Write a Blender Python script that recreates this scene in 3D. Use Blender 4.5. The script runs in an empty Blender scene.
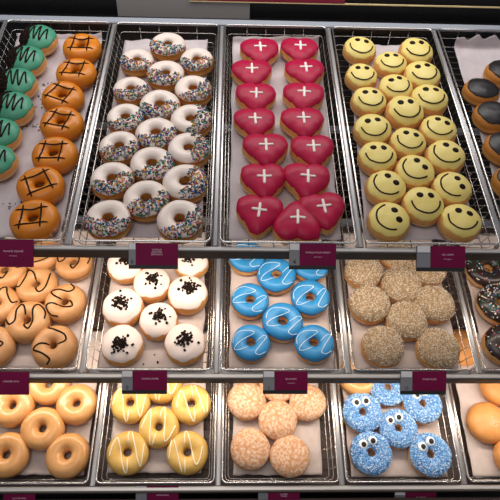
import bpy, math, random
from mathutils import Vector, Matrix, noise
PI = math.pi
S = bpy.context.scene
COL = S.collection

# ------------------------------------------------------------------ camera
F = 536.0
def norm(v): return v.normalized()
cu = norm(Vector((18000, -150, 536)))                 # shelf direction, in camera axes (right, up, forward)
cv = Vector((-5.4, 815, 536)); cv = norm(cv - cu*cv.dot(cu))
cn = cu.cross(cv); cn = -cn if cn.z > 0 else cn       # tray normal, towards the viewer
E0 = math.radians(20)
wX = cu; wY = cv*math.cos(E0) - cn*math.sin(E0); wZ = cv*math.sin(E0) + cn*math.cos(E0)
M3 = Matrix((wX, wY, wZ))                             # camera axes -> world
def c2w(v): return M3 @ Vector(v)
TOP_C, MID_C, LOW_C = Vector((-.0712, .0169, 1.094)), Vector((-.0757, -.2675, 1.2)), Vector((-.0766, -.5565, 1.283))
CAM = Vector((0, 0, 1.20)) - c2w(TOP_C)
cam_d = bpy.data.cameras.new('camera'); cam = bpy.data.objects.new('camera', cam_d); COL.objects.link(cam)
cam_d.sensor_width = 36; cam_d.sensor_fit = 'HORIZONTAL'; cam_d.lens = 36*F/500
rc = [c2w((1,0,0)), c2w((0,1,0)), -c2w((0,0,1))]
cam.matrix_world = Matrix(((rc[0].x, rc[1].x, rc[2].x, CAM.x), (rc[0].y, rc[1].y, rc[2].y, CAM.y),
                           (rc[0].z, rc[1].z, rc[2].z, CAM.z), (0,0,0,1)))
cam_d.clip_start = .02
S.camera = cam

# ------------------------------------------------------------------ world, lights, exposure
w = bpy.data.worlds.new('shop'); S.world = w; w.use_nodes = True
w.node_tree.nodes['Background'].inputs[0].default_value = (.95, .93, 1.0, 1)
w.node_tree.nodes['Background'].inputs[1].default_value = .20
S.view_settings.view_transform = 'Standard'; S.view_settings.look = 'None'
S.view_settings.exposure = 0.0; S.view_settings.gamma = 1.0; S.view_settings.use_curve_mapping = False
def area(name, loc, target, sx, sy, power, color):
    d = bpy.data.lights.new(name, 'AREA'); d.shape = 'RECTANGLE'; d.size = sx; d.size_y = sy
    d.energy = power; d.color = color
    o = bpy.data.objects.new(name, d); COL.objects.link(o); o.location = loc
    o.rotation_euler = (Vector(target) - Vector(loc)).to_track_quat('-Z', 'Y').to_euler()
    return o
area('case_light', (.1, .62, 1.98), (.1, .42, 1.3), 1.7, .22, 7.2, (1.0, .96, .93))
area('shop_light', (-.3, -.9, 2.9), (.1, .1, 1.1), 1.2, 1.2, 9.0, (1.0, .95, .9))

# ------------------------------------------------------------------ rows
def mkrow(Oc, e):
    e = math.radians(e)
    O = CAM + c2w(Oc); v = Vector((0, math.cos(e), math.sin(e))); n = Vector((0, -math.sin(e), math.cos(e)))
    return dict(O=O, v=v, n=n, e=e)
ROW = {'T': mkrow(TOP_C, 20), 'M': mkrow(MID_C, 21.4), 'L': mkrow(LOW_C, 23.2)}
def loc(r, a, b, c):
    R = ROW[r]; return R['O'] + Vector((a, 0, 0)) + R['v']*b + R['n']*c
def ray(px, py): return c2w(((px-250)/F, (250-py)/F, 1))
def at(r, px, py, c):                                  # pixel -> (a, b) on the plane c above the rim plane of row r
    R = ROW[r]; d = ray(px, py); P = R['O'] + R['n']*c
    t = (P - CAM).dot(R['n'])/d.dot(R['n']); q = CAM + d*t - R['O']
    return q.x, q.dot(R['v']), t
def vert(px, py, Y):
    d = ray(px, py); t = (Y - CAM.y)/d.y; return CAM + d*t
def rowmat(r, a, b, c, rz=0, tx=0, ty=0):
    R = ROW[r]
    m = Matrix(((1, 0, 0), (0, R['v'].y, R['n'].y), (0, R['v'].z, R['n'].z))).to_4x4()
    return Matrix.Translation(loc(r, a, b, c)) @ m @ Matrix.Rotation(tx, 4, 'X') @ Matrix.Rotation(ty, 4, 'Y') @ Matrix.Rotation(rz, 4, 'Z')

# ------------------------------------------------------------------ materials
def lin(h):
    r = [int(h[i:i+2], 16)/255 for i in (0, 2, 4)]
    return tuple(x/12.92 if x <= .04045 else ((x+.055)/1.055)**2.4 for x in r) + (1,)
MATS = {}
def mat(name, col, rough=.5, metal=0., col2=None, nscale=60, bump=0., bscale=120, sss=0., emit=0., spec=.5, lo=.35, hi=.65, coat=0.):
    m = bpy.data.materials.new(name); m.use_nodes = True; nt = m.node_tree; N = nt.nodes; L = nt.links
    p = N['Principled BSDF']
    p.inputs['Base Color'].default_value = lin(col); p.inputs['Roughness'].default_value = rough
    p.inputs['Metallic'].default_value = metal; p.inputs['Specular IOR Level'].default_value = spec
    p.inputs['Coat Weight'].default_value = coat; p.inputs['Coat Roughness'].default_value = .15
    if sss: p.inputs['Subsurface Weight'].default_value = sss; p.inputs['Subsurface Scale'].default_value = .006
    tc = N.new('ShaderNodeTexCoord')
    if col2:
        nz = N.new('ShaderNodeTexNoise'); nz.inputs['Scale'].default_value = nscale; nz.inputs['Detail'].default_value = 5
        L.new(tc.outputs['Object'], nz.inputs['Vector'])
        cr = N.new('ShaderNodeValToRGB'); cr.color_ramp.elements[0].position = lo; cr.color_ramp.elements[1].position = hi
        cr.color_ramp.elements[0].color = lin(col); cr.color_ramp.elements[1].color = lin(col2)
        L.new(nz.outputs['Fac'], cr.inputs['Fac']); L.new(cr.outputs['Color'], p.inputs['Base Color'])
    if bump:
        nb = N.new('ShaderNodeTexNoise'); nb.inputs['Scale'].default_value = bscale; nb.inputs['Detail'].default_value = 4
        L.new(tc.outputs['Object'], nb.inputs['Vector'])
        bp = N.new('ShaderNodeBump'); bp.inputs['Strength'].default_value = bump; bp.inputs['Distance'].default_value = .002
        L.new(nb.outputs['Fac'], bp.inputs['Height']); L.new(bp.outputs['Normal'], p.inputs['Normal'])
    if emit: p.inputs['Emission Color'].default_value = lin(col); p.inputs['Emission Strength'].default_value = emit
    MATS[name] = m; return m
def dough_mat(name, dark, pale, z0, top=None):
    """golden crust with the pale proof line round the waist"""
    m = bpy.data.materials.new(name); m.use_nodes = True; nt = m.node_tree; N = nt.nodes; L = nt.links
    p = N['Principled BSDF']; p.inputs['Roughness'].default_value = .62
    p.inputs['Specular IOR Level'].default_value = .3
    tc = N.new('ShaderNodeTexCoord'); sp = N.new('ShaderNodeSeparateXYZ'); L.new(tc.outputs['Object'], sp.inputs[0])
    nz = N.new('ShaderNodeTexNoise'); nz.inputs['Scale'].default_value = 45; L.new(tc.outputs['Object'], nz.inputs['Vector'])
    ad = N.new('ShaderNodeMath'); ad.operation = 'MULTIPLY_ADD'; ad.inputs[1].default_value = .008; L.new(nz.outputs['Fac'], ad.inputs[0]); L.new(sp.outputs['Z'], ad.inputs[2])
    mr = N.new('ShaderNodeMapRange'); mr.inputs['From Min'].default_value = 0; mr.inputs['From Max'].default_value = .04
    L.new(ad.outputs[0], mr.inputs['Value'])
    cr = N.new('ShaderNodeValToRGB'); e = cr.color_ramp.elements
    e[0].position = 0; e[0].color = lin(dark); e[1].position = 1; e[1].color = lin(top or dark)
    a = e.new(z0-.12); a.color = lin(dark); b = e.new(z0); b.color = lin(pale); c = e.new(z0+.2); c.color = lin(top or dark)
    L.new(mr.outputs[0], cr.inputs['Fac']); L.new(cr.outputs['Color'], p.inputs['Base Color'])
    nb = N.new('ShaderNodeTexNoise'); nb.inputs['Scale'].default_value = 160; L.new(tc.outputs['Object'], nb.inputs['Vector'])
    bp = N.new('ShaderNodeBump'); bp.inputs['Strength'].default_value = .35; bp.inputs['Distance'].default_value = .002
    L.new(nb.outputs['Fac'], bp.inputs['Height']); L.new(bp.outputs['Normal'], p.inputs['Normal'])
    MATS[name] = m; return m

dough_mat('dough', 'b4752f', 'd9a868', .45)
dough_mat('dough_light', 'c98a48', 'ecc89a', .42, 'd79c5a')
dough_mat('dough_bun', 'c07c3c', 'e8bf88', .40, 'cf9152')
dough_mat('dough_glazed', 'cd8c48', 'e6b274', .40, 'e0a668')
mat('glaze', 'e2aa6c', .3, col2='d99c5c', nscale=40, bump=.15, bscale=90, coat=.3)
mat('white_icing', 'efdfd4', .38, coat=.15, bump=.08, bscale=60)
mat('white_icing_warm', 'f8e6dc', .42, bump=.08, bscale=60)
mat('red_icing', 'b40840', .42, col2='a60638', nscale=30, bump=.1, bscale=90, spec=.3)
mat('yellow_icing', 'f0dc84', .45, col2='ead272', nscale=30, bump=.1, bscale=80)
mat('lemon_icing', 'e4bc68', .42, col2='d8aa54', nscale=40, bump=.1, bscale=80)
mat('orange_icing', 'de861c', .38, col2='d0760f', nscale=35, bump=.12, bscale=70)
mat('green_icing', '4a9c7e', .42, col2='418e72', nscale=40, bump=.1)
mat('blue_icing', '3391cc', .42, col2='2c86c0', nscale=40, bump=.1)
mat('blue_base_icing', '78a8d4', .5)
mat('caramel_icing', 'cf9a66', .38, col2='c58d58', nscale=35, bump=.1, bscale=70)
mat('black_icing', '17131a', .42, col2='1e181c', nscale=60, bump=.06)
mat('choc_icing', '2a1c18', .34, coat=.15)
mat('choc_line', '1c0b06', .6, spec=.15)
mat('choc_crumb', '160e0c', .85, col2='2a1b15', nscale=300, spec=.15)
mat('white_line', 'f6efe8', .5)
mat('cream_line', 'f8ecc8', .45)
mat('bluewhite_line', 'cfe4f2', .45)
mat('sugar', 'd8c8b0', .5, col2='efe6d6', nscale=900, spec=.6)
mat('sugar_tan', '8c7458', .6)
mat('sugar_dough', '9a7e5c', .7, col2='b89c78', nscale=260, bump=.8, bscale=420)
mat('powder_dough', 'd09462', .65, col2='e6c8ae', nscale=170, bump=.6, bscale=160, lo=.40, hi=.62)
mat('plain_bun', 'dc9a58', .5, col2='d08c4a', nscale=40, bump=.25, bscale=120)
for k, c in enumerate(['f2ede4', 'b82c20', '1c7a48', '1c54a0', 'e0a828', '231a1e', 'd06a88', '3f9c98']): mat('sprinkle_%d' % k, c, .6, spec=.2)
for k, c in enumerate(['4a98d8', '86c0ea', 'e2eef6', '3672bc', '9aa6dc']): mat('nonpareil_%d' % k, c, .45)
mat('satin_metal', 'a8a8aa', .36, metal=.75, bump=.05, bscale=900)
mat('rail_metal', 'a4aab4', .5, metal=.3)
mat('front_metal', 'd2cfcc', .4, metal=.45)
mat('chrome', 'dcdad8', .16, metal=1.)
mat('wire', 'c9c4be', .24, metal=1.)
mat('lip_metal', '3f3834', .5, metal=.3)
mat('shelf_dark', '241c19', .5)
mat('paper', 'cdc3c6', .75, col2='c4b9bd', nscale=30, bump=.6, bscale=28)
mat('paper_warm', 'd6c8c2', .75, col2='cbbcb6', nscale=30, bump=.6, bscale=28)
mat('card_burgundy', '800c46', .6, spec=.2, col2='780a40', nscale=20)
mat('card_black', '2a282a', .4)
mat('card_grey', '8a8b90', .45)
mat('card_white', 'efecee', .5)
mat('card_text', 'e8ccd8', .6)
mat('number_ink', '101216', .6)
mat('backing_dark', '0c0a0c', .3, spec=.4)
mat('case_dark', '17110f', .5)
mat('brown_panel', '5a4842', .5)
mat('steel_panel', '8c8886', .5, metal=.25)
mat('trim_gold', 'f0d8a0', .45, metal=.4)
mat('trim_red', '7c1430', .4)
mat('lamp_glow', 'fff0dc', .5, emit=6.0)
mat('eye_white', 'f4f2ee', .4)
mat('yellow_paper', 'c9a060', .6)

# ------------------------------------------------------------------ mesh helpers
class MB:
    def __init__(s): s.v = []; s.f = []; s.mi = []; s.slots = []
    def slot(s, name):
        if name not in s.slots: s.slots.append(name)
        return s.slots.index(name)
    def add(s, vs, fs, m):
        o = len(s.v); s.v += [tuple(x) for x in vs]; k = s.slot(m)
        for f in fs: s.f.append(tuple(i+o for i in f)); s.mi.append(k)
    def box(s, c, d, m, M=None):
        x, y, z = d[0]/2, d[1]/2, d[2]/2
        vs = [Vector((i*x, j*y, k*z)) for k in (-1, 1) for j in (-1, 1) for i in (-1, 1)]
        vs = [(M @ q if M else q) + Vector(c) for q in vs]
        s.add(vs, [(0,2,3,1), (4,5,7,6), (0,1,5,4), (2,6,7,3), (0,4,6,2), (1,3,7,5)], m)
    def bevbox(s, c, d, m, bv=.002):
        """box with chamfered long profile edges (profile in y-z, length in x)"""
        x, y, z = d[0]/2, d[1]/2, d[2]/2
        pr = [(-y+bv, -z), (y-bv, -z), (y, -z+bv), (y, z-bv), (y-bv, z), (-y+bv, z), (-y, z-bv), (-y, -z+bv)]
        vs = [(c[0]+sx*x, c[1]+p, c[2]+q) for sx in (-1, 1) for p, q in pr]
        s.add(vs, [tuple(range(7, -1, -1)), tuple(range(8, 16))] + [(i, (i+1) % 8, 8+(i+1) % 8, 8+i) for i in range(8)], m)
    def bevbox_y(s, c, d, m, bv=.002):
        x, y, z = d[0]/2, d[1]/2, d[2]/2
        pr = [(-x+bv, -z), (x-bv, -z), (x, -z+bv), (x, z-bv), (x-bv, z), (-x+bv, z), (-x, z-bv), (-x, -z+bv)]
        vs = [(c[0]+p, c[1]+sy*y, c[2]+q) for sy in (-1, 1) for p, q in pr]
        s.add(vs, [tuple(range(8)), tuple(range(15, 7, -1))] + [(i, 8+i, 8+(i+1) % 8, (i+1) % 8) for i in range(8)], m)
    def tube(s, pts, r, m, n=6, closed=False, flat=1.):
        P = [Vector(p) for p in pts]; k = len(P)
        if k < 2: return
        vs = []; fs = []
        for i in range(k):
            if closed: t = P[(i+1) % k] - P[i-1]
            else: t = P[min(i+1, k-1)] - P[max(i-1, 0)]
            t = t.normalized() if t.length > 1e-9 else Vector((1, 0, 0))
            up = Vector((0, 0, 1)) if abs(t.z) < .9 else Vector((0, 1, 0))
            sd = t.cross(up).normalized(); u2 = sd.cross(t)
            rr = r*(.55 if (not closed and i in (0, k-1)) else 1)
            for j in range(n):
                a = 2*PI*j/n; vs.append(P[i] + sd*math.cos(a)*rr + u2*math.sin(a)*rr*flat)
        for i in range(k if closed else k-1):
            i2 = (i+1) % k
            for j in range(n): fs.append((i*n+j, i*n+(j+1) % n, i2*n+(j+1) % n, i2*n+j))
        if not closed: fs += [tuple(range(n-1, -1, -1)), tuple((k-1)*n+j for j in range(n))]
        s.add(vs, fs, m)
    def mesh(s, name, smooth=True):
        me = bpy.data.meshes.new(name); me.from_pydata(s.v, [], s.f)
        for n_ in s.slots: me.materials.append(MATS[n_])
        me.polygons.foreach_set('material_index', s.mi)
        me.polygons.foreach_set('use_smooth', [smooth]*len(s.f)); me.update()
        return me
def link(name, me, parent=None, M=None):
    o = bpy.data.objects.new(name, me); COL.objects.link(o)
    if parent: o.parent = parent
    if M is not None: o.matrix_world = M
    return o
def tag(o, label=None, cat=None, group=None, kind=None):
    for k, v in (('label', label), ('category', cat), ('group', group), ('kind', kind)):
        if v: o[k] = v
    return o
def empty(name, M, label, cat, group=None):
    o = bpy.data.objects.new(name, None); COL.objects.link(o); o.empty_display_size = .02
    o.matrix_world = M; return tag(o, label, cat, group)

# ------------------------------------------------------------------ the setting: case shell
def wbox(name, lo_, hi_, m, kind='structure'):
    b = MB(); c = [(lo_[i]+hi_[i])/2 for i in range(3)]; d = [hi_[i]-lo_[i] for i in range(3)]
    b.box(c, d, m); return tag(link(name, b.mesh(name, False)), kind=kind)
YB = loc('T', 0, .84, 0).y
wbox('wall_back', (-1.3, YB, 0), (1.5, YB+.04, 2.2), 'backing_dark')
wbox('floor', (-1.3, -1.2, -.04), (1.5, YB, 0), 'case_dark')
Ob = ROW['L']['O']
wbox('wall_front', (-1.3, Ob.y-.028, 0), (1.5, Ob.y-.0205, Ob.z-.036), 'brown_panel')
# sloping deck under the lowest baskets
dk = MB(); dk.box((0, 0, 0), (2.8, .80, .01), 'brown_panel')
tag(link('trim_1', dk.mesh('trim_1', False), M=rowmat('L', .1, .385, -.085)), kind='structure')
# dark ledge behind the upper shelf, steel panel and the bright edge strips above it
lb = MB(); pA = loc('T', 0, .755, 0)
lb.box((.1, (pA.y+YB)/2, pA.z-.02), (2.8, YB-pA.y-.004, .02), 'backing_dark')
tag(link('trim_2', lb.mesh('trim_2', False)), kind='structure')
YS = YB-.012
q0, q1 = vert(119, 19, YS), vert(250, -3, YS)
sp = MB(); sp.box(((q0.x+q1.x)/2, YS, (q0.z+q1.z)/2), (q1.x-q0.x, .016, q1.z-q0.z), 'steel_panel')
tag(link('steel_back_panel', sp.mesh('steel_back_panel', False)), 'brushed steel panel on the dark back wall above the white sprinkled doughnuts', 'panel')
def strip(name, x0, x1, y0, y1, m, label, cat):
    a, b = vert(x0, y1, YS-.01), vert(x1, y0, YS-.01); s_ = MB(); xm = min((x0+x1)/2, 340)
    a.z = vert(xm, y1, YS-.01).z; b.z = vert(xm, y0, YS-.01).z
    s_.bevbox(((a.x+b.x)/2, YS-.0105, (a.z+b.z)/2), (b.x-a.x, .003, b.z-a.z), m, .0004)
    return tag(link(name, s_.mesh(name, False)), label, cat)
strip('red_strip', 190, 345, -2, 2.2, 'trim_red', 'dark red strip along the very top, behind the heart doughnuts', 'strip')
strip('metal_edging', 190, 520, 3.2, 4.8, 'trim_gold', 'thin bright metal edging along the top of the dark back wall', 'edging')

# ------------------------------------------------------------------ shelf frames
LEN = .735
def shelf(r, label):
    M = rowmat(r, 0, 0, 0); root = empty('shelf_frame', M, label, 'shelf', 'metal shelf frames')
    b = MB(); b.bevbox((.05, -.0125, -.0100), (2.4, .011, .009), 'front_metal'); link('front_rail', b.mesh('front_rail', False), root)
    b = MB(); b.bevbox((.05, -.0195, -.0185), (2.4, .004, .026), 'lip_metal', .001); link('front_lip', b.mesh('front_lip', False), root)
    b = MB(); b.bevbox((.05, LEN+.014, -.006), (2.4, .024, .009), 'rail_metal'); link('back_rail', b.mesh('back_rail', False), root)
    for k in range(-3, 4):
        b = MB(); b.bevbox_y((.3*k, LEN/2-.003, -.0085), (.0130, LEN+.006, .007), 'satin_metal', .0030); link('divider_rail', b.mesh('divider_rail', False), root)
    return root
shelf_labels = {'T': 'brushed metal shelf frame of the top shelf, carrying the red hearts and yellow smileys',
                'M': 'brushed metal shelf frame of the middle shelf, carrying the bright blue rings',
                'L': 'brushed metal shelf frame of the bottom shelf, carrying the doughnuts with candy eyes'}
FR = {r: shelf(r, shelf_labels[r]) for r in 'TML'}
for r, pw in (('T', 3.2), ('M', 3.4)):                    # lamp strips under the front lips light the shelf below
    b = MB(); b.box((.1, .014, -.0575), (1.9, .012, .008), 'satin_metal'); hs = link('lamp_housing', b.mesh('lamp_housing', False), FR[r])
    b = MB(); b.box((.1, .014, -.062), (1.88, .008, .001), 'lamp_glow'); link('lamp_tube', b.mesh('lamp_tube', False), hs)
    for k in range(-2, 4):
        b = MB(); b.box((.3*k, .014, -.0325), (.004, .008, .042), 'satin_metal'); link('lamp_bracket', b.mesh('lamp_bracket', False), FR[r])
    nx = 'M' if r == 'T' else 'L'
    area('lamp', loc(r, .1, .014, -.0635), loc(nx, .1, .20, -.03), 1.85, .02, pw, (1.0, .86, .72))

# ------------------------------------------------------------------ wire baskets
DEP = .048
def rrect(x0, y0, x1, y1, rad, z, n=5):
    P = []
    for cx, cy, a0 in ((x1-rad, y0+rad, -PI/2), (x1-rad, y1-rad, 0), (x0+rad, y1-rad, PI/2), (x0+rad, y0+rad, PI)):
        for i in range(n+1):
            a = a0 + PI/2*i/n; P.append((cx+rad*math.cos(a), cy+rad*math.sin(a), z))
    return P
BW = .281; INS = .014
def basket_meshes():
    b = MB(); b.tube(rrect(-BW/2, 0, BW/2, LEN-.002, .012, 0), .0021, 'chrome', 8, closed=True); rim = b.mesh('rim')
    g = MB(); x0, x1, y0, y1 = -BW/2, BW/2, 0, LEN-.002; fx0, fx1, fy0, fy1 = x0+INS, x1-INS, y0+INS, y1-INS
    g.tube(rrect(fx0, fy0, fx1, fy1, .01, -DEP), .0013, 'wire', 5, closed=True)
    k = .5; g.tube(rrect(x0+INS*k, y0+INS*k, x1-INS*k, y1-INS*k, .011, -DEP*k), .0011, 'wire', 5, closed=True)
    n = 29
    for i in range(1, n):                                  # cross wires: down the wall, over the floor, up again
        y = y0+.01 + (y1-y0-.02)*i/n
        g.tube([(x0, y, 0), (x0+INS, y, -DEP), (x1-INS, y, -DEP), (x1, y, 0)], .0011, 'wire', 4)
    n = 5
    for i in range(1, n):
        x = x0+.008 + (x1-x0-.016)*i/n
        g.tube([(x, y0, 0), (x, y0+INS, -DEP-.0012), (x, y1-INS, -DEP-.0012), (x, y1, 0)], .0011, 'wire', 4)
    return rim, g.mesh('wire_mesh')
RIM, WIRE = basket_meshes()
BASK = {'T': ['green and orange', 'white sprinkled', 'red heart', 'yellow smiley', 'black-topped'],
        'M': ['caramel striped', 'white crumb-topped', 'bright blue', 'sugar-crusted', 'chocolate sprinkled'],
        'L': ['plain glazed ring', 'lemon yellow ring', 'powdered round', 'candy-eyed blue', 'plain round']}
SHN = {'T': 'top', 'M': 'middle', 'L': 'bottom'}
for r in 'TML':
    for k in range(5):
        o = empty('wire_basket', rowmat(r, -.45+.3*k, 0, .0), 'chrome wire basket on the %s shelf holding the %s doughnuts' % (SHN[r], BASK[r][k]), 'basket', 'wire baskets on the shelves')
        link('rim', RIM, o); link('wire_mesh', WIRE, o)

# ------------------------------------------------------------------ paper liners
def liner(r, k, left, right, top, bot, seed, m='paper', jag=0.):
    """left / right: pixel x at the top and bottom of the visible sheet; top / bot pixel y"""
    rnd = random.Random(seed); c0 = -DEP+.0022
    A = at(r, left[0], top, c0); B = at(r, right[0], top, c0); C = at(r, right[1], bot, c0); D_ = at(r, left[1], bot, c0)
    base = -.45+.3*k; lim0, lim1 = base-BW/2+INS+.002, base+BW/2-INS-.002
    if r != 'T':                                            # the sheet runs on up the basket behind the shelf above
        def ext(P, Q):
            s_ = (.40 - Q[1])/(P[1]-Q[1]); return (Q[0]+(P[0]-Q[0])*1.0, .40)
        A, B = ext(A, D_), ext(B, C)
    nu, nv = 28, 56; g = MB(); vs = []; fs = []
    for j in range(nv+1):
        t = j/nv
        for i in range(nu+1):
            s_ = i/nu
            e0 = D_[0]*(1-t)+A[0]*t + .004*noise.noise((seed, t*7, 0)); e1 = C[0]*(1-t)+B[0]*t + .004*noise.noise((seed, t*7, 9))
            e0 = max(e0, lim0); e1 = min(e1, lim1)
            b0 = D_[1]*(1-s_)+C[1]*s_; b1 = A[1]*(1-s_)+B[1]*s_
            b0 = max(b0 + .004*noise.noise((s_*9, seed, 3)), INS+.002); b1 = b1 + (.005+jag)*noise.noise((s_*9, seed, 5))
            a = e0*(1-s_)+e1*s_; b = b0*(1-t)+b1*t
            ed = min(s_, 1-s_)*12; ed = max(0, 1-ed)
            z = c0 + .0030*abs(noise.noise((a*26+seed, b*20, 1))) + ed*.006*max(0, noise.noise((b*13+seed, 4, i > 5)) + .3)
            et = max(0, 1-(1-t)*14); z += et*.006*max(0, noise.noise((a*20, seed, 8))+.2)
            lb_ = LEN-INS-.006
            if b > lb_: z += min((b-lb_)*.8, .04); b = lb_ + min((b-lb_)*.3, .004)
            vs.append((a-base, b, z))
    for j in range(nv):
        for i in range(nu): q = j*(nu+1)+i; fs.append((q, q+1, q+nu+2, q+nu+1))
    g.add(vs, fs, m); me = g.mesh('paper_liner')
    o = link('paper_liner', me, M=rowmat(r, base, 0, 0))
    md = o.modifiers.new('thick', 'SOLIDIFY'); md.thickness = .0004; md.offset = -1
    tag(o, 'white paper liner under the %s doughnuts in the %s shelf basket' % (BASK[r][k], SHN[r]), 'paper', 'paper liners in the baskets')
liner('T', 0, (12, -45), (104, 60), 36, 238, 1)
liner('T', 1, (117, 97), (208, 202), 41, 238, 2)
liner('T', 2, (233, 229), (322, 341), 39, 240, 3)
liner('T', 3, (347, 366), (437, 483), 46, 240, 4)
liner('T', 4, (451, 512), (570, 660), 40, 240, 5, jag=.03)
liner('M', 0, (0, -60), (94, 76), 262, 368, 6, 'paper_warm')
liner('M', 1, (104, 84), (205, 203), 262, 369, 7, 'paper_warm')
liner('M', 2, (231, 229), (327, 332), 262, 369, 8, 'paper_warm')
liner('M', 3, (346, 355), (446, 459), 262, 369, 9, 'paper_warm')
liner('M', 4, (464, 486), (580, 600), 262, 369, 10, 'paper_warm')
liner('L', 0, (-20, -50), (97, 84), 387, 475, 11, 'paper_warm')
liner('L', 1, (112, 104), (207, 201), 387, 473, 12, 'paper_warm')
liner('L', 2, (233, 233), (320, 322), 387, 475, 13, 'paper_warm')
liner('L', 3, (341, 351), (438, 448), 387, 477, 14, 'paper_warm')
liner('L', 4, (457, 473), (560, 590), 387, 478, 15, 'paper_warm')

# ------------------------------------------------------------------ doughnut shapes
class Ring:
    def __init__(s, seed, R=.0268, rh=.0172, H=.038, zm=.017, wob=.03):
        s.R, s.rh, s.zm, s.H, s.seed, s.wob = R, rh, zm, H, seed, wob
    def k(s, th): return 1 + s.wob*noise.noise((math.cos(th)*1.3+s.seed*5, math.sin(th)*1.3, s.seed))
    def kh(s, th): return 1 + .05*noise.noise((math.cos(th)*1.1, math.sin(th)*1.1+s.seed*3, 7))
    def pt(s, th, ph, off=0):
        k = s.k(th); cp, sp_ = math.cos(ph), math.sin(ph)
        rv = (s.H-s.zm)*s.kh(th) if sp_ > 0 else s.zm
        e = .88
        cx = math.copysign(abs(cp)**e, cp); sz = math.copysign(abs(sp_)**(e if sp_ > 0 else .7), sp_)
        rho = s.R*k + (s.rh*k+off)*cx; z = s.zm + (rv+off)*sz
        return Vector((rho*math.cos(th), rho*math.sin(th), z))
    def inside(s, x, y, m=.93):
        th = math.atan2(y, x); k = s.k(th); q = (math.hypot(x, y)-s.R*k)/(s.rh*k); return abs(q) < m
    def z(s, x, y, off=0):
        th = math.atan2(y, x); k = s.k(th); q = min(.97, abs(math.hypot(x, y)-s.R*k)/(s.rh*k+off))
        return s.zm + ((s.H-s.zm)*s.kh(th)+off)*(1-q**(2/.88))**(.44)
    def dough(s, m):
        g = MB(); n, q = 48, 20
        vs = [s.pt(2*PI*i/n, 2*PI*j/q) for i in range(n) for j in range(q)]
        fs = [(i*q+j, ((i+1) % n)*q+j, ((i+1) % n)*q+(j+1) % q, i*q+(j+1) % q) for i in range(n) for j in range(q)]
        g.add(vs, fs, m); return g
    def icing(s, m, lo=12, inner=20, th_=.0013, wav=9, seed=0):
        g = MB(); n, q = 64, 16; vs = []
        for i in range(n):
            t = 2*PI*i/n; c, d = math.cos(t), math.sin(t)
            a0 = math.radians(lo + wav*noise.noise((c*3+seed, d*3, s.seed)) + wav*.5*noise.noise((c*8, d*8+seed, 2)))
            a1 = PI - math.radians(inner + wav*.6*noise.noise((c*3, d*3+seed, 4)))
            for j in range(q+1):
                f = j/q; ph = a0+(a1-a0)*f
                off = th_ if 0 < j < q else -.0004
                if j == 1: ph = a0+.03
                if j == q-1: ph = a1-.03
                vs.append(s.pt(t, ph, off))
        fs = [(i*(q+1)+j, ((i+1) % n)*(q+1)+j, ((i+1) % n)*(q+1)+j+1, i*(q+1)+j+1) for i in range(n) for j in range(q)]
        g.add(vs, fs, m); return g
class Bun:
    def __init__(s, seed, R=.0435, H=.042, zm=.018, e=.82, wob=.035, outline=None):
        s.R, s.H, s.zm, s.e, s.seed, s.wob, s.ol = R, H, zm, e, seed, wob, outline
    def k(s, th):
        b = 1 + s.wob*noise.noise((math.cos(th)*1.4+s.seed*4, math.sin(th)*1.4, s.seed))
        return b*s.ol(th) if s.ol else b
    def pt(s, th, t, off=0):
        """t: 1 pole, 0 waist, -1 bottom"""
        R = s.R*s.k(th); a = abs(t)*PI/2; e = s.e if t >= 0 else .62
        rho = (R+off)*max(0, math.cos(a))**e; z = s.zm + ((s.H-s.zm)+off if t >= 0 else -s.zm)*math.sin(a)**e
        if t >= 0:
            z += .0016*noise.noise((rho*math.cos(th)*45, rho*math.sin(th)*45, s.seed))*math.sin(a)
        return Vector((rho*math.cos(th), rho*math.sin(th), z))
    def inside(s, x, y, m=.93): return math.hypot(x, y) < m*s.R*s.k(math.atan2(y, x))
    def z(s, x, y, off=0):
        th = math.atan2(y, x); q = min(.985, math.hypot(x, y)/(s.R*s.k(th)+off))
        h = (1-q**(2/s.e))**(s.e/2)
        return s.zm + ((s.H-s.zm)+off)*h + .0016*noise.noise((x*45, y*45, s.seed))*h**(1/s.e)
    def dough(s, m, n=48, q=22):
        g = MB(); vs = [s.pt(2*PI*i/n, -1+2*j/q) for j in range(1, q) for i in range(n)]
        vs += [s.pt(0, -1), s.pt(0, 1)]; L = len(vs)
        fs = [(j*n+i, j*n+(i+1) % n, (j+1)*n+(i+1) % n, (j+1)*n+i) for j in range(q-2) for i in range(n)]
        fs += [(L-2, (i+1) % n, i) for i in range(n)] + [(L-1, (q-2)*n+i, (q-2)*n+(i+1) % n) for i in range(n)]
        g.add(vs, fs, m); return g
    def icing(s, m, lo=.12, wav=.12, th_=.0014, seed=0, n=64, q=12):
        g = MB(); vs = []
        for j in range(q):
            for i in range(n):
                t = 2*PI*i/n; c, d = math.cos(t), math.sin(t)
                b = lo + wav*noise.noise((c*2+seed, d*2, s.seed)) + wav*.4*noise.noise((c*6, d*6, seed))
                f = j/(q-1) if j else 0; tt = b+(1-b)*(max(0, j-.6)/(q-.6))
                vs.append(s.pt(t, max(tt, b) if j else b-.02, th_ if j else -.0004))
        vs.append(s.pt(0, 1, th_)); L = len(vs)-1
        fs = [(j*n+i, j*n+(i+1) % n, (j+1)*n+(i+1) % n, (j+1)*n+i) for j in range(q-1) for i in range(n)]
        fs += [(L, (q-1)*n+i, (q-1)*n+(i+1) % n) for i in range(n)]
        g.add(vs, fs, m); return g
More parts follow.
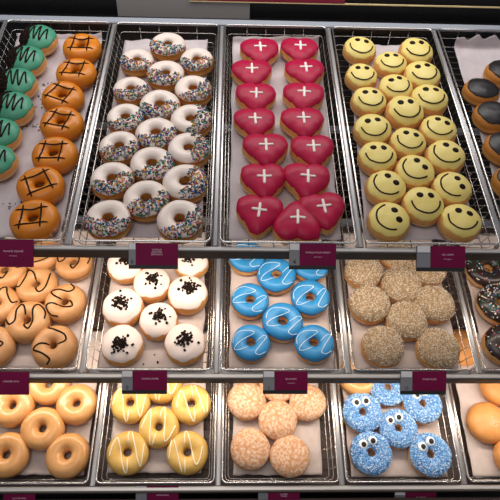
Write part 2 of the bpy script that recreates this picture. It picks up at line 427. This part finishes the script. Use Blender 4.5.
def heart_ol(th):
    # heart with its tip at -y
    a = th + PI/2; a = abs(((a+PI) % (2*PI))-PI)             # 0 at tip, pi at notch
    pts = [(0, 1.24), (.25, 1.10), (.5, .95), (.8, .86), (1.3, .93), (1.8, 1.08), (2.2, 1.16), (2.6, 1.06), (2.9, .90), (PI, .76)]
    for (a0, r0), (a1, r1) in zip(pts, pts[1:]):
        if a <= a1+1e-6:
            f = (a-a0)/(a1-a0); f = f*f*(3-2*f)*.5+f*.5; return r0+(r1-r0)*f
    return .76
def normal(sh, x, y):
    e = .0006; dx = (sh.z(x+e, y)-sh.z(x-e, y))/(2*e); dy = (sh.z(x, y+e)-sh.z(x, y-e))/(2*e)
    return Vector((-dx, -dy, 1)).normalized()
def scatter(sh, cnt, mats, size, seed, cond=lambda x, y, r: True, kind='rod', off=.0014, margin=.95, wts=None):
    rnd = random.Random(seed); g = MB(); RR = (sh.R+sh.rh if isinstance(sh, Ring) else sh.R*1.15); k = tries = 0
    while k < cnt and tries < cnt*40:
        tries += 1; x, y = rnd.uniform(-RR, RR), rnd.uniform(-RR, RR)
        if not sh.inside(x, y, margin) or not cond(x, y, rnd): continue
        nrm = normal(sh, x, y)
        if rnd.random() > .25+.75/max(nrm.z, .2)*.35: continue
        q = nrm.to_track_quat('Z', 'Y').to_matrix() @ Matrix.Rotation(rnd.uniform(0, 2*PI), 3, 'Z')
        c = Vector((x, y, sh.z(x, y, off))); m = rnd.choices(mats, wts)[0] if wts else rnd.choice(mats)
        if kind == 'rod':
            g.box(c + nrm*size*.18, (size, size*.36, size*.36), m, q @ Matrix.Rotation(rnd.uniform(-.3, .3), 3, 'Y'))
        elif kind == 'ball':
            r = size*rnd.uniform(.8, 1.15); vs = [c+nrm*r*.3+q @ Vector(p)*r for p in ((1,0,0), (0,1,0), (-1,0,0), (0,-1,0), (0,0,1), (0,0,-1))]
            g.add(vs, [(0,1,4), (1,2,4), (2,3,4), (3,0,4), (1,0,5), (2,1,5), (3,2,5), (0,3,5)], m)
        else:
            s3 = [size*rnd.uniform(.6, 1.3) for _ in range(3)]
            R3 = q @ Matrix.Rotation(rnd.uniform(0, 3), 3, 'X') @ Matrix.Rotation(rnd.uniform(0, 3), 3, 'Y')
            g.box(c+nrm*size*.3, s3, m, R3)
        k += 1
    return g
def smooth_path(P, sub=8):
    out = []; n = len(P)
    for i in range(n-1):
        p0, p1, p2, p3 = [Vector((*P[min(max(j, 0), n-1)], 0)) for j in (i-1, i, i+1, i+2)]
        for k in range(sub):
            t = k/sub
            out.append(.5*((2*p1)+(p2-p0)*t+(2*p0-5*p1+4*p2-p3)*t*t+(3*p1-3*p2+p3-p0)*t**3))
    out.append(Vector((*P[-1], 0))); return out
def drizzle(sh, paths, r, m, off=.0014, smooth=True, g=None, margin=.95, sub=8):
    g = g or MB()
    for P in paths:
        Q = smooth_path(P, sub) if smooth else [Vector((*(Vector(P[i])*(1-t/10)+Vector(P[i+1])*(t/10)), 0)) for i in range(len(P)-1) for t in range(11 if i == len(P)-2 else 10)]
        seg = []
        for q in Q:
            if sh.inside(q.x, q.y, margin): seg.append((q.x, q.y, sh.z(q.x, q.y, off)+r*.25))
            else:
                if len(seg) > 1: g.tube(seg, r, m, 6, flat=.7)
                seg = []
        if len(seg) > 1: g.tube(seg, r, m, 6, flat=.7)
    return g
def disc_on(sh, cx, cy, rad, m, h, off=.0014, g=None, dome=.5):
    g = g or MB(); vs = [(cx, cy, sh.z(cx, cy, off)+h*1.15)]; n = 14
    for rr, hh in ((.6, 1.05), (.9, .75), (1.0, .15), (1.0, -.6)):
        for i in range(n):
            x, y = cx+rad*rr*math.cos(2*PI*i/n), cy+rad*rr*math.sin(2*PI*i/n); vs.append((x, y, sh.z(x, y, off)+h*hh))
    fs = [(0, 1+i, 1+(i+1) % n) for i in range(n)]
    for k in range(3): fs += [(1+k*n+i, 1+(k+1)*n+i, 1+(k+1)*n+(i+1) % n, 1+k*n+(i+1) % n) for i in range(n)]
    g.add(vs, fs, m); return g

# each kind: list of variants; a variant is a list of (part name, mesh, part label, kind) with optional nested list
KIND = {}
def P(name, g, label=None, kind=None, sub=None, smooth=True): return (name, g.mesh(name, smooth), label, kind, sub)
SPR = ['sprinkle_%d' % k for k in range(8)]; NON = ['nonpareil_%d' % k for k in range(5)]
KIND['sprinkled'] = []
for v in range(4):
    s_ = Ring(11+v)
    cond = lambda x, y, r: (-y + .006*math.sin(x*140+v) + r.gauss(0, .0016)) > .005
    KIND['sprinkled'].append([P('dough', s_.dough('dough')), P('icing', s_.icing('white_icing', 24, 30), 'smooth white icing'),
        P('sprinkles', scatter(s_, 300, SPR, .0046, v, cond, wts=[2.2, 2, 2, 3, 2.2, 3, 1, 1.5]), 'multicoloured sugar sprinkles over one side', 'stuff', smooth=False)])
KIND['orange'] = []
for v in range(3):
    s_ = Ring(21+v, H=.038); q = .020+.001*v; a, b, c = .036, q, .5
    lines = [[(-q-.001, -.030), (-q+.002, .030)], [(q, -.029), (q-.003, .031)], [(-.032, q-.002), (.031, q+.001)], [(-.031, -q), (.034, -q+.002)]]
    KIND['orange'].append([P('dough', s_.dough('dough')), P('icing', s_.icing('orange_icing', -18, 8, .0016), 'glossy orange icing'),
        P('chocolate_lines', drizzle(s_, [[(Vector(p)*.92 + Vector((0, -.0035))) for p in l] for l in lines], .0017, 'choc_line', .0018, smooth=False), 'dark chocolate lines piped in a square')])
KIND['green'] = []
for v in range(3):
    s_ = Bun(31+v, R=.0425, H=.046); g = s_.icing('green_icing', .20, .12, seed=v)
    zz = [(-.014, -.022), (-.009, .022), (.000, -.014), (.006, .022), (.012, -.016), (.021, .016), (.026, -.010)]
    cond = lambda x, y, r: x + .004*math.sin(y*120) + r.gauss(0, .0012) < -.016
    KIND['green'].append([P('dough', s_.dough('dough_light')), P('icing', g, 'mint green icing'),
        P('chocolate_squiggle', drizzle(s_, [[(x*1.05, y*1.2-.004) for x, y in zz]], .0019, 'choc_line'), 'zigzag of dark chocolate'),
        P('chocolate_crumbs', scatter(s_, 420, ['choc_crumb'], .0038, v, cond, 'cube', .001, .99), 'dark chocolate crumbs over one side', 'stuff', smooth=False)])
KIND['heart'] = []
for v in range(3):
    s_ = Bun(41+v, R=.0450, H=.041, zm=.017, e=.72, wob=.03, outline=heart_ol)
    L_ = .0150
    cr_ = drizzle(s_, [[(-L_, -.003), (0, -.004), (L_, -.004+.0008*v)], [(.0005, L_*1.05-.003), (0, -.004), (-.0005, -L_*1.1-.006)]], .0029, 'white_line')
    KIND['heart'].append([P('dough', s_.dough('dough_light', 72)), P('icing', s_.icing('red_icing', .20, .10, .0018, seed=v, n=72), 'crimson icing'),
        P('icing_cross', cr_, 'white piped cross')])
KIND['smiley'] = []
DYS = -.0035
for v in range(4):
    s_ = Bun(51+v, R=.0430, H=.045, zm=.019, e=.86)
    g = drizzle(s_, [[(x, y+DYS) for x, y in ((-.0290, .0040), (-.0275, -.004), (-.021, -.0160), (-.007, -.0235), (.008, -.0232), (.021, -.0150), (.0275, -.004), (.029, .0045))]], .0018, 'choc_line')
    e1, e2 = disc_on(s_, -.0115, .0160+DYS, .0070, 'choc_line', .0013), disc_on(s_, .0115, .0160+DYS, .0070, 'choc_line', .0013)
    KIND['smiley'].append([P('dough', s_.dough('dough_light')), P('icing', s_.icing('yellow_icing', .28, .14, seed=v), 'pale yellow icing'),
        P('smile', g, 'curved chocolate smile'), P('eye', e1, 'round chocolate dot'), P('eye', e2, 'round chocolate dot')])
KIND['black'] = []
for v in range(2):
    s_ = Bun(61+v, R=.0440, H=.040, zm=.018, e=.78)
    KIND['black'].append([P('dough', s_.dough('dough')), P('icing', s_.icing('black_icing', .42, .06, .002, seed=v), 'glossy black icing')])
KIND['caramel'] = []
SQ = [[(-.036, -.014), (-.040, .004), (-.030, .024), (-.018, .016), (-.012, -.012), (-.002, -.026), (.006, -.010), (-.002, .020), (.002, .036), (.014, .026), (.022, .002), (.034, -.002), (.040, .016)],
      [(-.038, .010), (-.030, -.006), (-.016, -.026), (-.002, -.030), (.002, -.014), (-.004, .022), (.006, .038), (.018, .020), (.034, .004), (.042, .012)]]
def squig(v): return SQ[v] if v < 2 else [(-x*.98, y*.95) for x, y in SQ[v-2]]
for v in range(4):
    s_ = Ring(71+v, R=.0262, rh=.0188, H=.040)
    KIND['caramel'].append([P('dough', s_.dough('dough_light')), P('icing', s_.icing('caramel_icing', 2, 12), 'shiny caramel icing'),
        P('chocolate_squiggle', drizzle(s_, [squig(v)], .0018, 'choc_line', sub=10, margin=.97), 'looping chocolate squiggle')])
KIND['crumb'] = []
for v in range(3):
    s_ = Bun(81+v, R=.0435, H=.046, zm=.018, e=.84)
    cond = lambda x, y, r: math.hypot(x-.002, y-.006+.004*v) < abs(r.gauss(0, .009))+.001
    KIND['crumb'].append([P('dough', s_.dough('dough_light')), P('icing', s_.icing('white_icing_warm', .24, .12, seed=v), 'white icing'),
        P('chocolate_crumbs', scatter(s_, 120, ['choc_crumb'], .0040, v, cond, 'cube', .0012), 'dark chocolate biscuit crumbs in the centre', 'stuff', smooth=False)])
KIND['blue'] = []
for v in range(3):
    s_ = Ring(101+v, H=.038)
    zz = [(-.041, .002), (-.036, .018), (-.020, .027), (.002, .024), (.010, .018), (-.012, .010), (-.036, -.006), (-.038, -.014), (-.024, -.016), (.004, -.006), (.030, .008), (.036, .004), (.020, -.012), (.006, -.028), (.014, -.034), (.030, -.028)]
    KIND['blue'].append([P('dough', s_.dough('dough_light')), P('icing', s_.icing('blue_icing', 20, 26, .0016), 'bright blue icing'),
        P('icing_drizzle', drizzle(s_, [[(x*1.0+.002*v, y) for x, y in zz]], .0009, 'bluewhite_line'), 'thin white zigzag drizzle')])
KIND['sugar'] = []
for v in range(3):
    s_ = Bun(111+v, R=.0445, H=.045, zm=.017, e=.9, wob=.06)
    KIND['sugar'].append([P('dough', s_.dough('dough_bun')), P('sugar_crust', s_.icing('sugar_dough', .16, .14, .0010, seed=v), 'tan coarse sugar crust'),
        P('sugar_grains', scatter(s_, 1100, ['sugar', 'sugar', 'sugar_tan'], .0014, v, kind='cube', off=.001, margin=.99), 'pale coarse sugar grains', 'stuff', smooth=False)])
KIND['choc_sprinkled'] = []
for v in range(2):
    s_ = Ring(121+v, R=.0285, rh=.0185, H=.038)
    KIND['choc_sprinkled'].append([P('dough', s_.dough('dough_light')), P('icing', s_.icing('choc_icing', 14, 22, .0018), 'dark chocolate icing'),
        P('sprinkles', scatter(s_, 110+190*v, SPR, .0036, v, wts=[6, 1, 2, 2, 1, 0, 1, 4]), 'pastel sugar sprinkles', 'stuff', smooth=False)])
s_ = Bun(125, R=.044, H=.042, e=.8)
KIND['choc_bun'] = [[P('dough', s_.dough('dough_light')), P('icing', s_.icing('choc_icing', .2, .1), 'dark chocolate icing'),
    P('sprinkles', scatter(s_, 60, SPR, .0034, 5, wts=[6, 1, 2, 2, 1, 0, 1, 4]), 'pastel sugar sprinkles', 'stuff', smooth=False)]]
KIND['glazed'] = []
for v in range(4):
    s_ = Ring(131+v, R=.0278, rh=.0190, H=.040, wob=.05)
    mm = s_.dough('dough_glazed'); KIND['glazed'].append([P('dough', mm), P('glaze', s_.icing('glaze', -10, -10, .0007), 'thin clear sugar glaze')] if 'glaze' in MATS else [P('dough', mm)])
KIND['lemon'] = []
for v in range(3):
    s_ = Ring(141+v, R=.0270, rh=.0180, H=.039)
    zz = [(-.038, -.008), (-.030, .020), (-.020, .026), (-.008, -.034), (.000, -.036), (.002, .036), (.010, .036), (.024, -.028), (.030, -.024), (.036, .014)]
    KIND['lemon'].append([P('dough', s_.dough('dough_light')), P('icing', s_.icing('lemon_icing', -2, 14), 'lemon yellow icing'),
        P('icing_drizzle', drizzle(s_, [[(x+.002*v, y) for x, y in zz]], .0016, 'cream_line'), 'cream zigzag drizzle')])
KIND['powdered'] = []
for v in range(3):
    s_ = Bun(151+v, R=.0440, H=.042, zm=.017, e=.86, wob=.04)
    KIND['powdered'].append([P('dough', s_.dough('dough_light')), P('sugar_glaze', s_.icing('powder_dough', .08, .12, .001, seed=v), 'thin cracked sugar glaze')])
KIND['monster'] = []
for v in range(3):
    s_ = Ring(161+v, R=.0272, rh=.0182, H=.040)
    parts = [P('dough', s_.dough('dough_light')), P('icing', s_.icing('blue_base_icing', 16, 26), 'pale blue icing'),
        P('sugar_beads', scatter(s_, 1500, NON, .0017, v, kind='ball', off=.0014, margin=.97, wts=[3, 4, 3, 2, 1]), 'dense blue and white sugar beads', 'stuff', smooth=False)]
    for sx in (-1, 1):
        cx, cy = sx*.0112, .0215+.001*sx*(v-1); e_ = disc_on(s_, cx, cy, .0102, 'eye_white', .0035)
        pp = disc_on(s_, cx+.001*(v-1), cy-.0008, .0056, 'number_ink', .0012, off=.0014+.0042)
        parts.append(P('candy_eye', e_, 'white sugar candy eye', None, ('pupil', pp.mesh('pupil'))))
    KIND['monster'].append(parts)
KIND['plainbun'] = []
for v in range(2):
    s_ = Bun(171+v, R=.046, H=.044, e=.85)
    KIND['plainbun'].append([P('dough', s_.dough('plain_bun')), P('sugar_grains', scatter(s_, 40, ['sugar'], .0012, v, lambda x, y, r: math.hypot(x-.005, y+.005) < .012, 'cube', 0), 'pinch of sugar on top', 'stuff', smooth=False)])

INFO = {'sprinkled': ('ring_doughnut', 'white-iced ring doughnut with rainbow sprinkles', 'white sprinkled ring doughnuts', .0885),
 'orange': ('ring_doughnut', 'orange-iced ring doughnut with a chocolate square', 'orange ring doughnuts', .089),
 'green': ('filled_doughnut', 'mint green doughnut with dark crumbs', 'green filled doughnuts', .086),
 'heart': ('heart_doughnut', 'crimson heart doughnut with white cross', 'red heart doughnuts', .0955),
 'smiley': ('smiley_doughnut', 'yellow smiley-face doughnut', 'yellow smiley doughnuts', .088),
 'black': ('filled_doughnut', 'black-iced round doughnut', 'black-topped doughnuts', .09),
 'caramel': ('ring_doughnut', 'caramel ring doughnut with chocolate squiggle', 'caramel ring doughnuts', .09),
 'crumb': ('filled_doughnut', 'white-iced round doughnut with dark crumbs', 'white crumb-topped doughnuts', .087),
 'blue': ('ring_doughnut', 'bright blue ring doughnut with white drizzle', 'blue ring doughnuts', .0885),
 'sugar': ('filled_doughnut', 'round doughnut crusted in coarse tan sugar', 'sugar-crusted doughnuts', .090),
 'choc_sprinkled': ('ring_doughnut', 'chocolate ring doughnut with pastel sprinkles', 'chocolate sprinkled doughnuts', .094),
 'choc_bun': ('filled_doughnut', 'chocolate round doughnut with a few sprinkles', 'chocolate sprinkled doughnuts', .088),
 'glazed': ('ring_doughnut', 'plain glazed ring doughnut', 'plain glazed ring doughnuts', .0935),
 'lemon': ('ring_doughnut', 'lemon yellow ring doughnut with cream zigzag', 'lemon yellow ring doughnuts', .090),
 'powdered': ('filled_doughnut', 'round doughnut with pale cracked sugar glaze', 'powdered round doughnuts', .088),
 'monster': ('eyed_doughnut', 'blue beaded ring doughnut with candy eyes', 'candy-eyed blue doughnuts', .095),
 'plainbun': ('filled_doughnut', 'plain round golden doughnut', 'plain round doughnuts', .092)}
PROTO = {}
def copy_tree(o, parent=None):
    c = o.copy(); COL.objects.link(c); c.parent = parent
    for ch in list(o.children): copy_tree(ch, c)
    return c
def make_doughnut(kind, v, M):
    name, _, grp, _ = INFO[kind]
    if (kind, v) in PROTO:
        o = copy_tree(PROTO[(kind, v)]); o.matrix_world = M; return o
    root = empty(name, M, None, 'doughnut', grp)
    for (pn, me, lab, kd, sub) in KIND[kind][v]:
        c = link(pn, me, root); tag(c, lab, None, None, kd)
        if sub: tag(link(sub[0], sub[1], c), 'black pupil')
    PROTO[(kind, v)] = root; return root
rg = random.Random(7)
PLACED = []
# (kind, row, px, py, width px or 0, rotation deg, where)
D = []
def add(kind, r, items, tops=.030):
    for it in items: D.append((kind, r) + tuple(it) + (tops,))
def nth(col): return col
ORD = ['top', 'second from the top', 'third from the top', 'fourth from the top', 'fifth from the top', 'sixth from the top', 'seventh from the top']
def where(i, n): return 'topmost' if i == 0 else ('lowest' if i == n-1 else ['', 'second', 'third', 'fourth', 'fifth', 'sixth'][i] + ' from the top')
def column(kind, r, name, items, fmt='%s of the %s column'):
    n = len(items)
    for i, it in enumerate(items): D.append((kind, r, it[0], it[1], it[2], it[3], (fmt % (where(i, n), name)) if fmt.count('%s') == 2 else fmt % where(i, n)))
column('green', 'T', '', [(40,42,37,-5), (28,63,40,-8), (18.5,86,38,5), (14,110,39,-4), (2,136,39,0), (-2,162,39,4)], '%s at the left photo edge')
column('orange', 'T', '', [(82,49,39,0), (76,75,40,-8), (63,98,41,-22), (62,124,43,-15), (55,156,43.5,-3), (41,187,47,28), (35,220,49,6)], '%s of its row')
column('sprinkled', 'T', 'left', [(137,62,33,-5), (131,91,35,20), (126,119,37,30), (121,148,40,10), (113,181,43,30), (109,220,45,0)])
column('sprinkled', 'T', 'middle', [(168,47,35,-20), (166,76,37,-20), (160,107,40,15), (155.5,136,42,25), (152,166,45,40), (147,201,46,20)])
column('sprinkled', 'T', 'right', [(197,61,33,10), (193,91,37,50), (191,122,42,78), (189,151,42,85), (185,184,44,80), (180,221,50,45)])
column('heart', 'T', 'left', [(259,55,39,5), (253,78,40,2), (255,101,41,0), (257,125,42,4), (262,152,46,3), (263,179,46,2), (267,207,47,-6)])
column('heart', 'T', 'right', [(300,55,38,0), (304,78,41,4), (304,101,42,-2), (305,125,45,3), (309,151,44,2), (311,178,47,-2), (318,205,46,8)])
D.append(('heart', 'T', 294, 224, 48, 178, 'pointing away from the front, at the lower edge'))
column('smiley', 'T', 'left', [(359,51,33,-8), (361,78,33,0), (368,103,36,3), (372,131,38,8), (377,159,39,0), (385,189,41,-40), (388,222,43,-62)])
column('smiley', 'T', 'middle', [(390,66,33,3), (395,90,35,18), (404,113,39,8), (407,144,37,-14), (414,173,40,-42), (422,206,42,0)])
column('smiley', 'T', 'right', [(418,54,35,7), (422,78,37,10), (431,102,38,0), (438,132,37,-26), (445,158,40,-32), (451,190,40,-62), (459,223,42,-16)])
column('black', 'T', '', [(503,74,36,0), (481,92,36,0), (493,117,39,0), (505,149,42,0), (514,183,42,0)], '%s at the right edge of the photo')
Y6 = 'beside the others'
D += [('caramel', 'M', 6, 274, 40, 10, 'upper left, behind the burgundy card'), ('caramel', 'M', 41, 256, 38, 80, 'half hidden under the shelf above'),
 ('caramel', 'M', 75, 264, 36, 5, 'highest at the right, by the divider'), ('caramel', 'M', 38, 285, 39, 25, 'just right of the card corner'),
 ('caramel', 'M', 66.5, 303, 40, 60, 'middle right, by the divider'), ('caramel', 'M', 0, 304, 40, -10, 'cut by the left edge, second from front'),
 ('caramel', 'M', 27, 323, 44, 20, 'in the centre of its basket'), ('caramel', 'M', 54, 346, 43, 100, 'nearest the front, by the divider'),
 ('caramel', 'M', -6, 346, 42, 95, 'nearest the front, cut by the left edge')]
D += [('crumb', 'M', 125, 266, 36, 0, 'upper left, left of the card'), ('crumb', 'M', 191, 263, 35, 20, 'upper right, under the shelf edge'),
 ('crumb', 'M', 152, 285, 37, 40, 'directly under the card'), ('crumb', 'M', 187.5, 295, 41, -20, 'second down at the right'),
 ('crumb', 'M', 123.5, 308, 40, 120, 'second from the front at the left'), ('crumb', 'M', 158.5, 321, 38, 70, 'in the centre'),
 ('crumb', 'M', 122, 345, 41, 200, 'at the front left'), ('crumb', 'M', 185, 344, 41, 10, 'at the front right')]
D += [('blue', 'M', 247, 258, 36, 0, 'upper left, mostly under the shelf'), ('blue', 'M', 276.5, 276, 38, 10, 'upper centre, just left of the card'),
 ('blue', 'M', 311, 267, 34, 0, 'half hidden by the card'), ('blue', 'M', 250, 301, 37, -5, 'second from the front at the left'),
 ('blue', 'M', 310, 298, 38, 15, 'second from the front at the right'), ('blue', 'M', 282, 322, 40, 0, 'in the centre'),
 ('blue', 'M', 251, 343, 38, 8, 'at the front left'), ('blue', 'M', 314, 344, 39, 12, 'at the front right')]
D += [('sugar', 'M', 364.5, 275, 38, 0, 'upper left'), ('sugar', 'M', 397, 255, 36, 0, 'topmost, mostly under the shelf above'), ('sugar', 'M', 401, 285, 40, 40, 'left of and below the card'),
 ('sugar', 'M', 433, 269, 37, 90, 'partly hidden by the card'), ('sugar', 'M', 373.5, 303, 42, 150, 'second from the front at the left'),
 ('sugar', 'M', 435.5, 304, 40, 220, 'second from the front at the right'), ('sugar', 'M', 404, 320, 41, 300, 'in the centre'),
 ('sugar', 'M', 382.5, 347, 44, 30, 'at the front left'), ('sugar', 'M', 435, 347, 43, 110, 'at the front right')]
D += [('choc_sprinkled', 'M', 487, 270, 43, 0, 'upper one, sparsely sprinkled'), ('choc_sprinkled', 'M', 498, 304, 43, 60, 'lower one, thickly sprinkled'),
 ('choc_bun', 'M', 505, 345, 42, 0, 'at the right edge of the photo')]
D += [('glazed', 'L', 17, 404, 43, 0, 'upper left, under the card'), ('glazed', 'L', 46, 387, 42, 50, 'topmost, half under the shelf'), ('glazed', 'L', 77.5, 404, 39.5, 10, 'upper right, by the divider'),
 ('glazed', 'L', 44.5, 430, 43, 100, 'in the centre'), ('glazed', 'L', 7, 455, 45, 200, 'at the front left'), ('glazed', 'L', 67, 454, 43, 260, 'at the front right')]
D += [('lemon', 'L', 132, 402, 38, 0, 'upper left'), ('lemon', 'L', 162, 385, 38, 180, 'topmost, beneath the card'), ('lemon', 'L', 190, 403.5, 38, 10, 'upper right'),
 ('lemon', 'L', 159.5, 427, 39, 170, 'in the centre'), ('lemon', 'L', 128, 453, 43, 5, 'at the front left'), ('lemon', 'L', 187.5, 453, 40, 185, 'at the front right')]
D += [('powdered', 'L', 248, 401, 38, 0, 'upper left'), ('powdered', 'L', 278, 385, 38, 30, 'topmost, beneath the card'), ('powdered', 'L', 307, 402, 36, 80, 'upper right'),
 ('powdered', 'L', 277.5, 421, 39, 140, 'in the centre'), ('powdered', 'L', 250, 449, 42, 200, 'at the front left'), ('powdered', 'L', 289, 454, 40, 290, 'at the front right')]
D += [('monster', 'L', 387, 388, 38, 0, 'topmost, partly hidden by the card'), ('monster', 'L', 362.5, 413, 40, 8, 'second at the left'),
 ('monster', 'L', 421, 405, 39, 14, 'upper right'), ('monster', 'L', 396, 430, 39, 24, 'in the centre'),
 ('monster', 'L', 371.5, 452, 42, 20, 'at the front left'), ('monster', 'L', 430, 455, 44, 25, 'at the front right')]
D += [('glazed', 'L', 353, 378, 38, 0, 'in the blue doughnut basket, mostly under the shelf')]
D += [('plainbun', 'L', 500, 387, 42, 0, 'topmost'), ('plainbun', 'L', 489, 424, 40, 0, 'middle one'), ('plainbun', 'L', 514, 455, 42, 0, 'front one at the right edge'),
 ('plainbun', 'L', 462, 347, 40, 0, 'seen through the wires of the sugar-crusted basket above')]

cnt = {}
sit = []
for (kind, r, px, py, wpx, rot, wh) in D:
    a, b, t = at(r, px, py, -DEP+.028)
    size = wpx*t/F; nominal = INFO[kind][3]; sc = min(1.14, max(.88, 1.02*size/nominal))
    sit.append([kind, r, a, b, sc, rot, wh, nominal*sc/2])
for _ in range(30):                                       # nudge neighbours apart so that they touch without merging
    for i in range(len(sit)):
        for j in range(i+1, len(sit)):
            A, B = sit[i], sit[j]
            if A[1] != B[1]: continue
            dx, dy = B[2]-A[2], B[3]-A[3]; d = math.hypot(dx, dy); need = (A[7]+B[7])*(.93 if 'heart' not in A[0] else .88)
            if d < need and d > 1e-6:
                m = (need-d)/2*.5; A[2] -= dx/d*m; A[3] -= dy/d*m; B[2] += dx/d*m; B[3] += dy/d*m
for (kind, r, a, b, sc, rot, wh, rad) in sit:
    base = -.45 + .3*math.floor((a+.6)/.3); lim = BW/2-.008-rad; a = min(max(a, base-lim), base+lim); b = max(b, rad+.006)
    i = cnt.get(kind, 0); cnt[kind] = i+1; v = i % len(KIND[kind])
    if kind == 'smiley': rot *= 1.2
    M = rowmat(r, a, b, -DEP+.0042 + (.003 if kind in ('smiley', 'green') else 0), math.radians(rot), rg.uniform(-.05, .03) + (.10 if kind in ('smiley', 'green') else 0), rg.uniform(-.04, .04)) @ Matrix.Scale(sc, 4)
    o = make_doughnut(kind, v, M)
    tag(o, INFO[kind][1] + ', ' + wh.strip(), 'doughnut', INFO[kind][2])

# ------------------------------------------------------------------ loose crumbs on the papers
def crumbs(r, pts, seed, label, m='choc_crumb', size=.0026):
    g = MB(); rr = random.Random(seed)
    for (px, py, n, sx, sy) in pts:
        for _ in range(n):
            a, b, _t = at(r, px+rr.gauss(0, sx), py+rr.gauss(0, sy), -DEP+.004); p = loc(r, a, b, -DEP+.0048)
            R3 = Matrix.Rotation(rr.uniform(0, 3), 3, 'X') @ Matrix.Rotation(rr.uniform(0, 3), 3, 'Z')
            g.box(p, [size*rr.uniform(.5, 1.2) for _ in range(3)], m, R3)
    o = link('chocolate_crumbs', g.mesh('chocolate_crumbs', False)); tag(o, label, 'crumbs', None, 'stuff')
crumbs('T', [(40, 103, 10, 3, 8), (37, 127, 12, 4, 3), (15, 207, 16, 6, 2), (43, 84, 6, 4, 3)], 1, 'dark crumbs scattered on the paper between green and orange doughnuts')
crumbs('M', [(146, 363, 2, 5, 1), (155, 358, 1, 1, 1), (112, 330, 2, 1, 1), (172, 313, 2, 1, 2)], 2, 'few dark crumbs on the paper among the white doughnuts', size=.004)

# ------------------------------------------------------------------ price cards
def textmesh(s, size, m):
    c = bpy.data.curves.new('lettering', 'FONT'); c.body = s; c.size = size; c.align_x = 'CENTER'; c.align_y = 'CENTER'
    c.extrude = .0001; c.resolution_u = 2; c.space_line = .95
    o = bpy.data.objects.new('tmp', c); COL.objects.link(o)
    me = bpy.data.meshes.new_from_object(o); bpy.data.objects.remove(o); bpy.data.curves.remove(c)
    me.name = 'lettering'; me.materials.clear(); me.materials.append(MATS[m]); return me
def card(r, x0, y0, x1, y1, s0, text, small, num, label, white=False, roll=0., bottom=4):
    """x0..x1: whole holder, s0: where the burgundy insert starts"""
    Yp = loc(r, 0, -.0275, -.012).y; R = ROW[r]
    a, b = vert(x0, y0, Yp), vert(x1, y1, Yp); cxy = vert((x0+x1)/2, (y0+y1)/2, Yp)
    t = (cxy-CAM).dot(c2w((0, 0, 1))); W = (x1-x0)*t/F; H = (y1-y0)*t/F; s_ = (s0-x0)*t/F; bt = bottom*t/F
    el = math.radians(-52)                                  # leans back, facing the customer
    M = Matrix.Translation(cxy) @ Matrix.Rotation(math.radians(90)+el+math.radians(16), 4, 'X') @ Matrix.Rotation(roll, 4, 'Z')
    root = empty('price_card', M, label, 'card', 'burgundy price cards')
    g = MB(); g.bevbox((0, 0, 0), (W, H, .003), 'card_black', .0006); link('holder', g.mesh('holder', False), root)
    g = MB(); g.box(((s_)/2, bt/2, .0022), (W-s_, H-bt, .0014), 'card_burgundy'); ins = link('card_insert', g.mesh('card_insert', False), root); tag(ins, 'burgundy card insert')
    tx = link('lettering', textmesh(text, .0050, 'card_text'), ins); tx.location = (s_/2, .004+bt/2, .0030)
    if small:
        t2 = link('lettering', textmesh(small, .0028, 'card_text'), ins); t2.location = (s_/2, -.005+bt/2 - .002*text.count('\n'), .0030)
    if s_ > .004:
        g = MB(); g.box((-W/2+s_/2, bt/2, .0020), (s_*.98, H-bt, .001), 'card_grey'); st = link('number_strip', g.mesh('number_strip', False), root); tag(st, 'grey strip carrying the number')
        g = MB(); g.box((-W/2+s_/2, H/2-H*.13, .0027), (s_*.9, H*.24, .0006), 'card_white'); link('white_tab', g.mesh('white_tab', False), st)
        if num:
            nn = link('number', textmesh(num, .013 if len(num) == 1 else .010, 'number_ink'), st); nn.location = (-W/2+s_*.5, -H*.22, .0028)
card('T', -6, 239.5, 33.5, 267, -6, 'ORANGE SQUARE', 'ring doughnut', '', 'burgundy price card on the top shelf at the left edge of the photo', bottom=0)
card('T', 129, 243, 178, 269, 136, 'VANILLA\nFROSTED\nSPRINKLES', '', '6', 'burgundy price card with three lines, below the white sprinkled doughnuts')
card('T', 289, 243.5, 336, 269.5, 299.5, 'VANILLA PLAIN HEART', 'filled doughnut', '4', 'burgundy price card numbered 4, below the red hearts')
card('T', 416, 246, 465, 271.5, 430, 'MR. HAPPY', 'filled doughnut', '', 'burgundy price card below the yellow smileys')
card('M', -6, 371.5, 29, 394.5, -6, 'CARAMEL RING', '', '', 'burgundy price card on the middle shelf at the left photo edge', bottom=0)
card('M', 122, 370.5, 167, 394, 133, 'COOKIE CRUMB', '', '0', 'burgundy price card numbered 0, below the white crumb-topped doughnuts')
card('M', 263, 371, 307.5, 394, 274.5, 'BLUE RING', 'iced doughnut', '1', 'burgundy price card numbered 1, below the bright blue rings')
card('M', 400, 371, 446, 394.5, 412, 'SUGAR FILLED', '', '12', 'burgundy price card numbered 12, below the sugar-crusted doughnuts')
card('L', 4, 487, 35.5, 512, 4, 'GLAZED RING', '', '', 'burgundy price card below the plain glazed rings', bottom=0)
card('L', 136, 485.5, 178.5, 511, 147, 'LEMON RING', '', '', 'burgundy price card below the lemon yellow rings')
card('L', 258, 485.5, 299.5, 511, 268, 'GLAZED\nFILLED', '', '', 'burgundy price card below the powdered round doughnuts')
card('L', 394, 488, 436, 513, 405, 'BLUE RING', '', '', 'burgundy price card below the candy-eyed doughnuts')
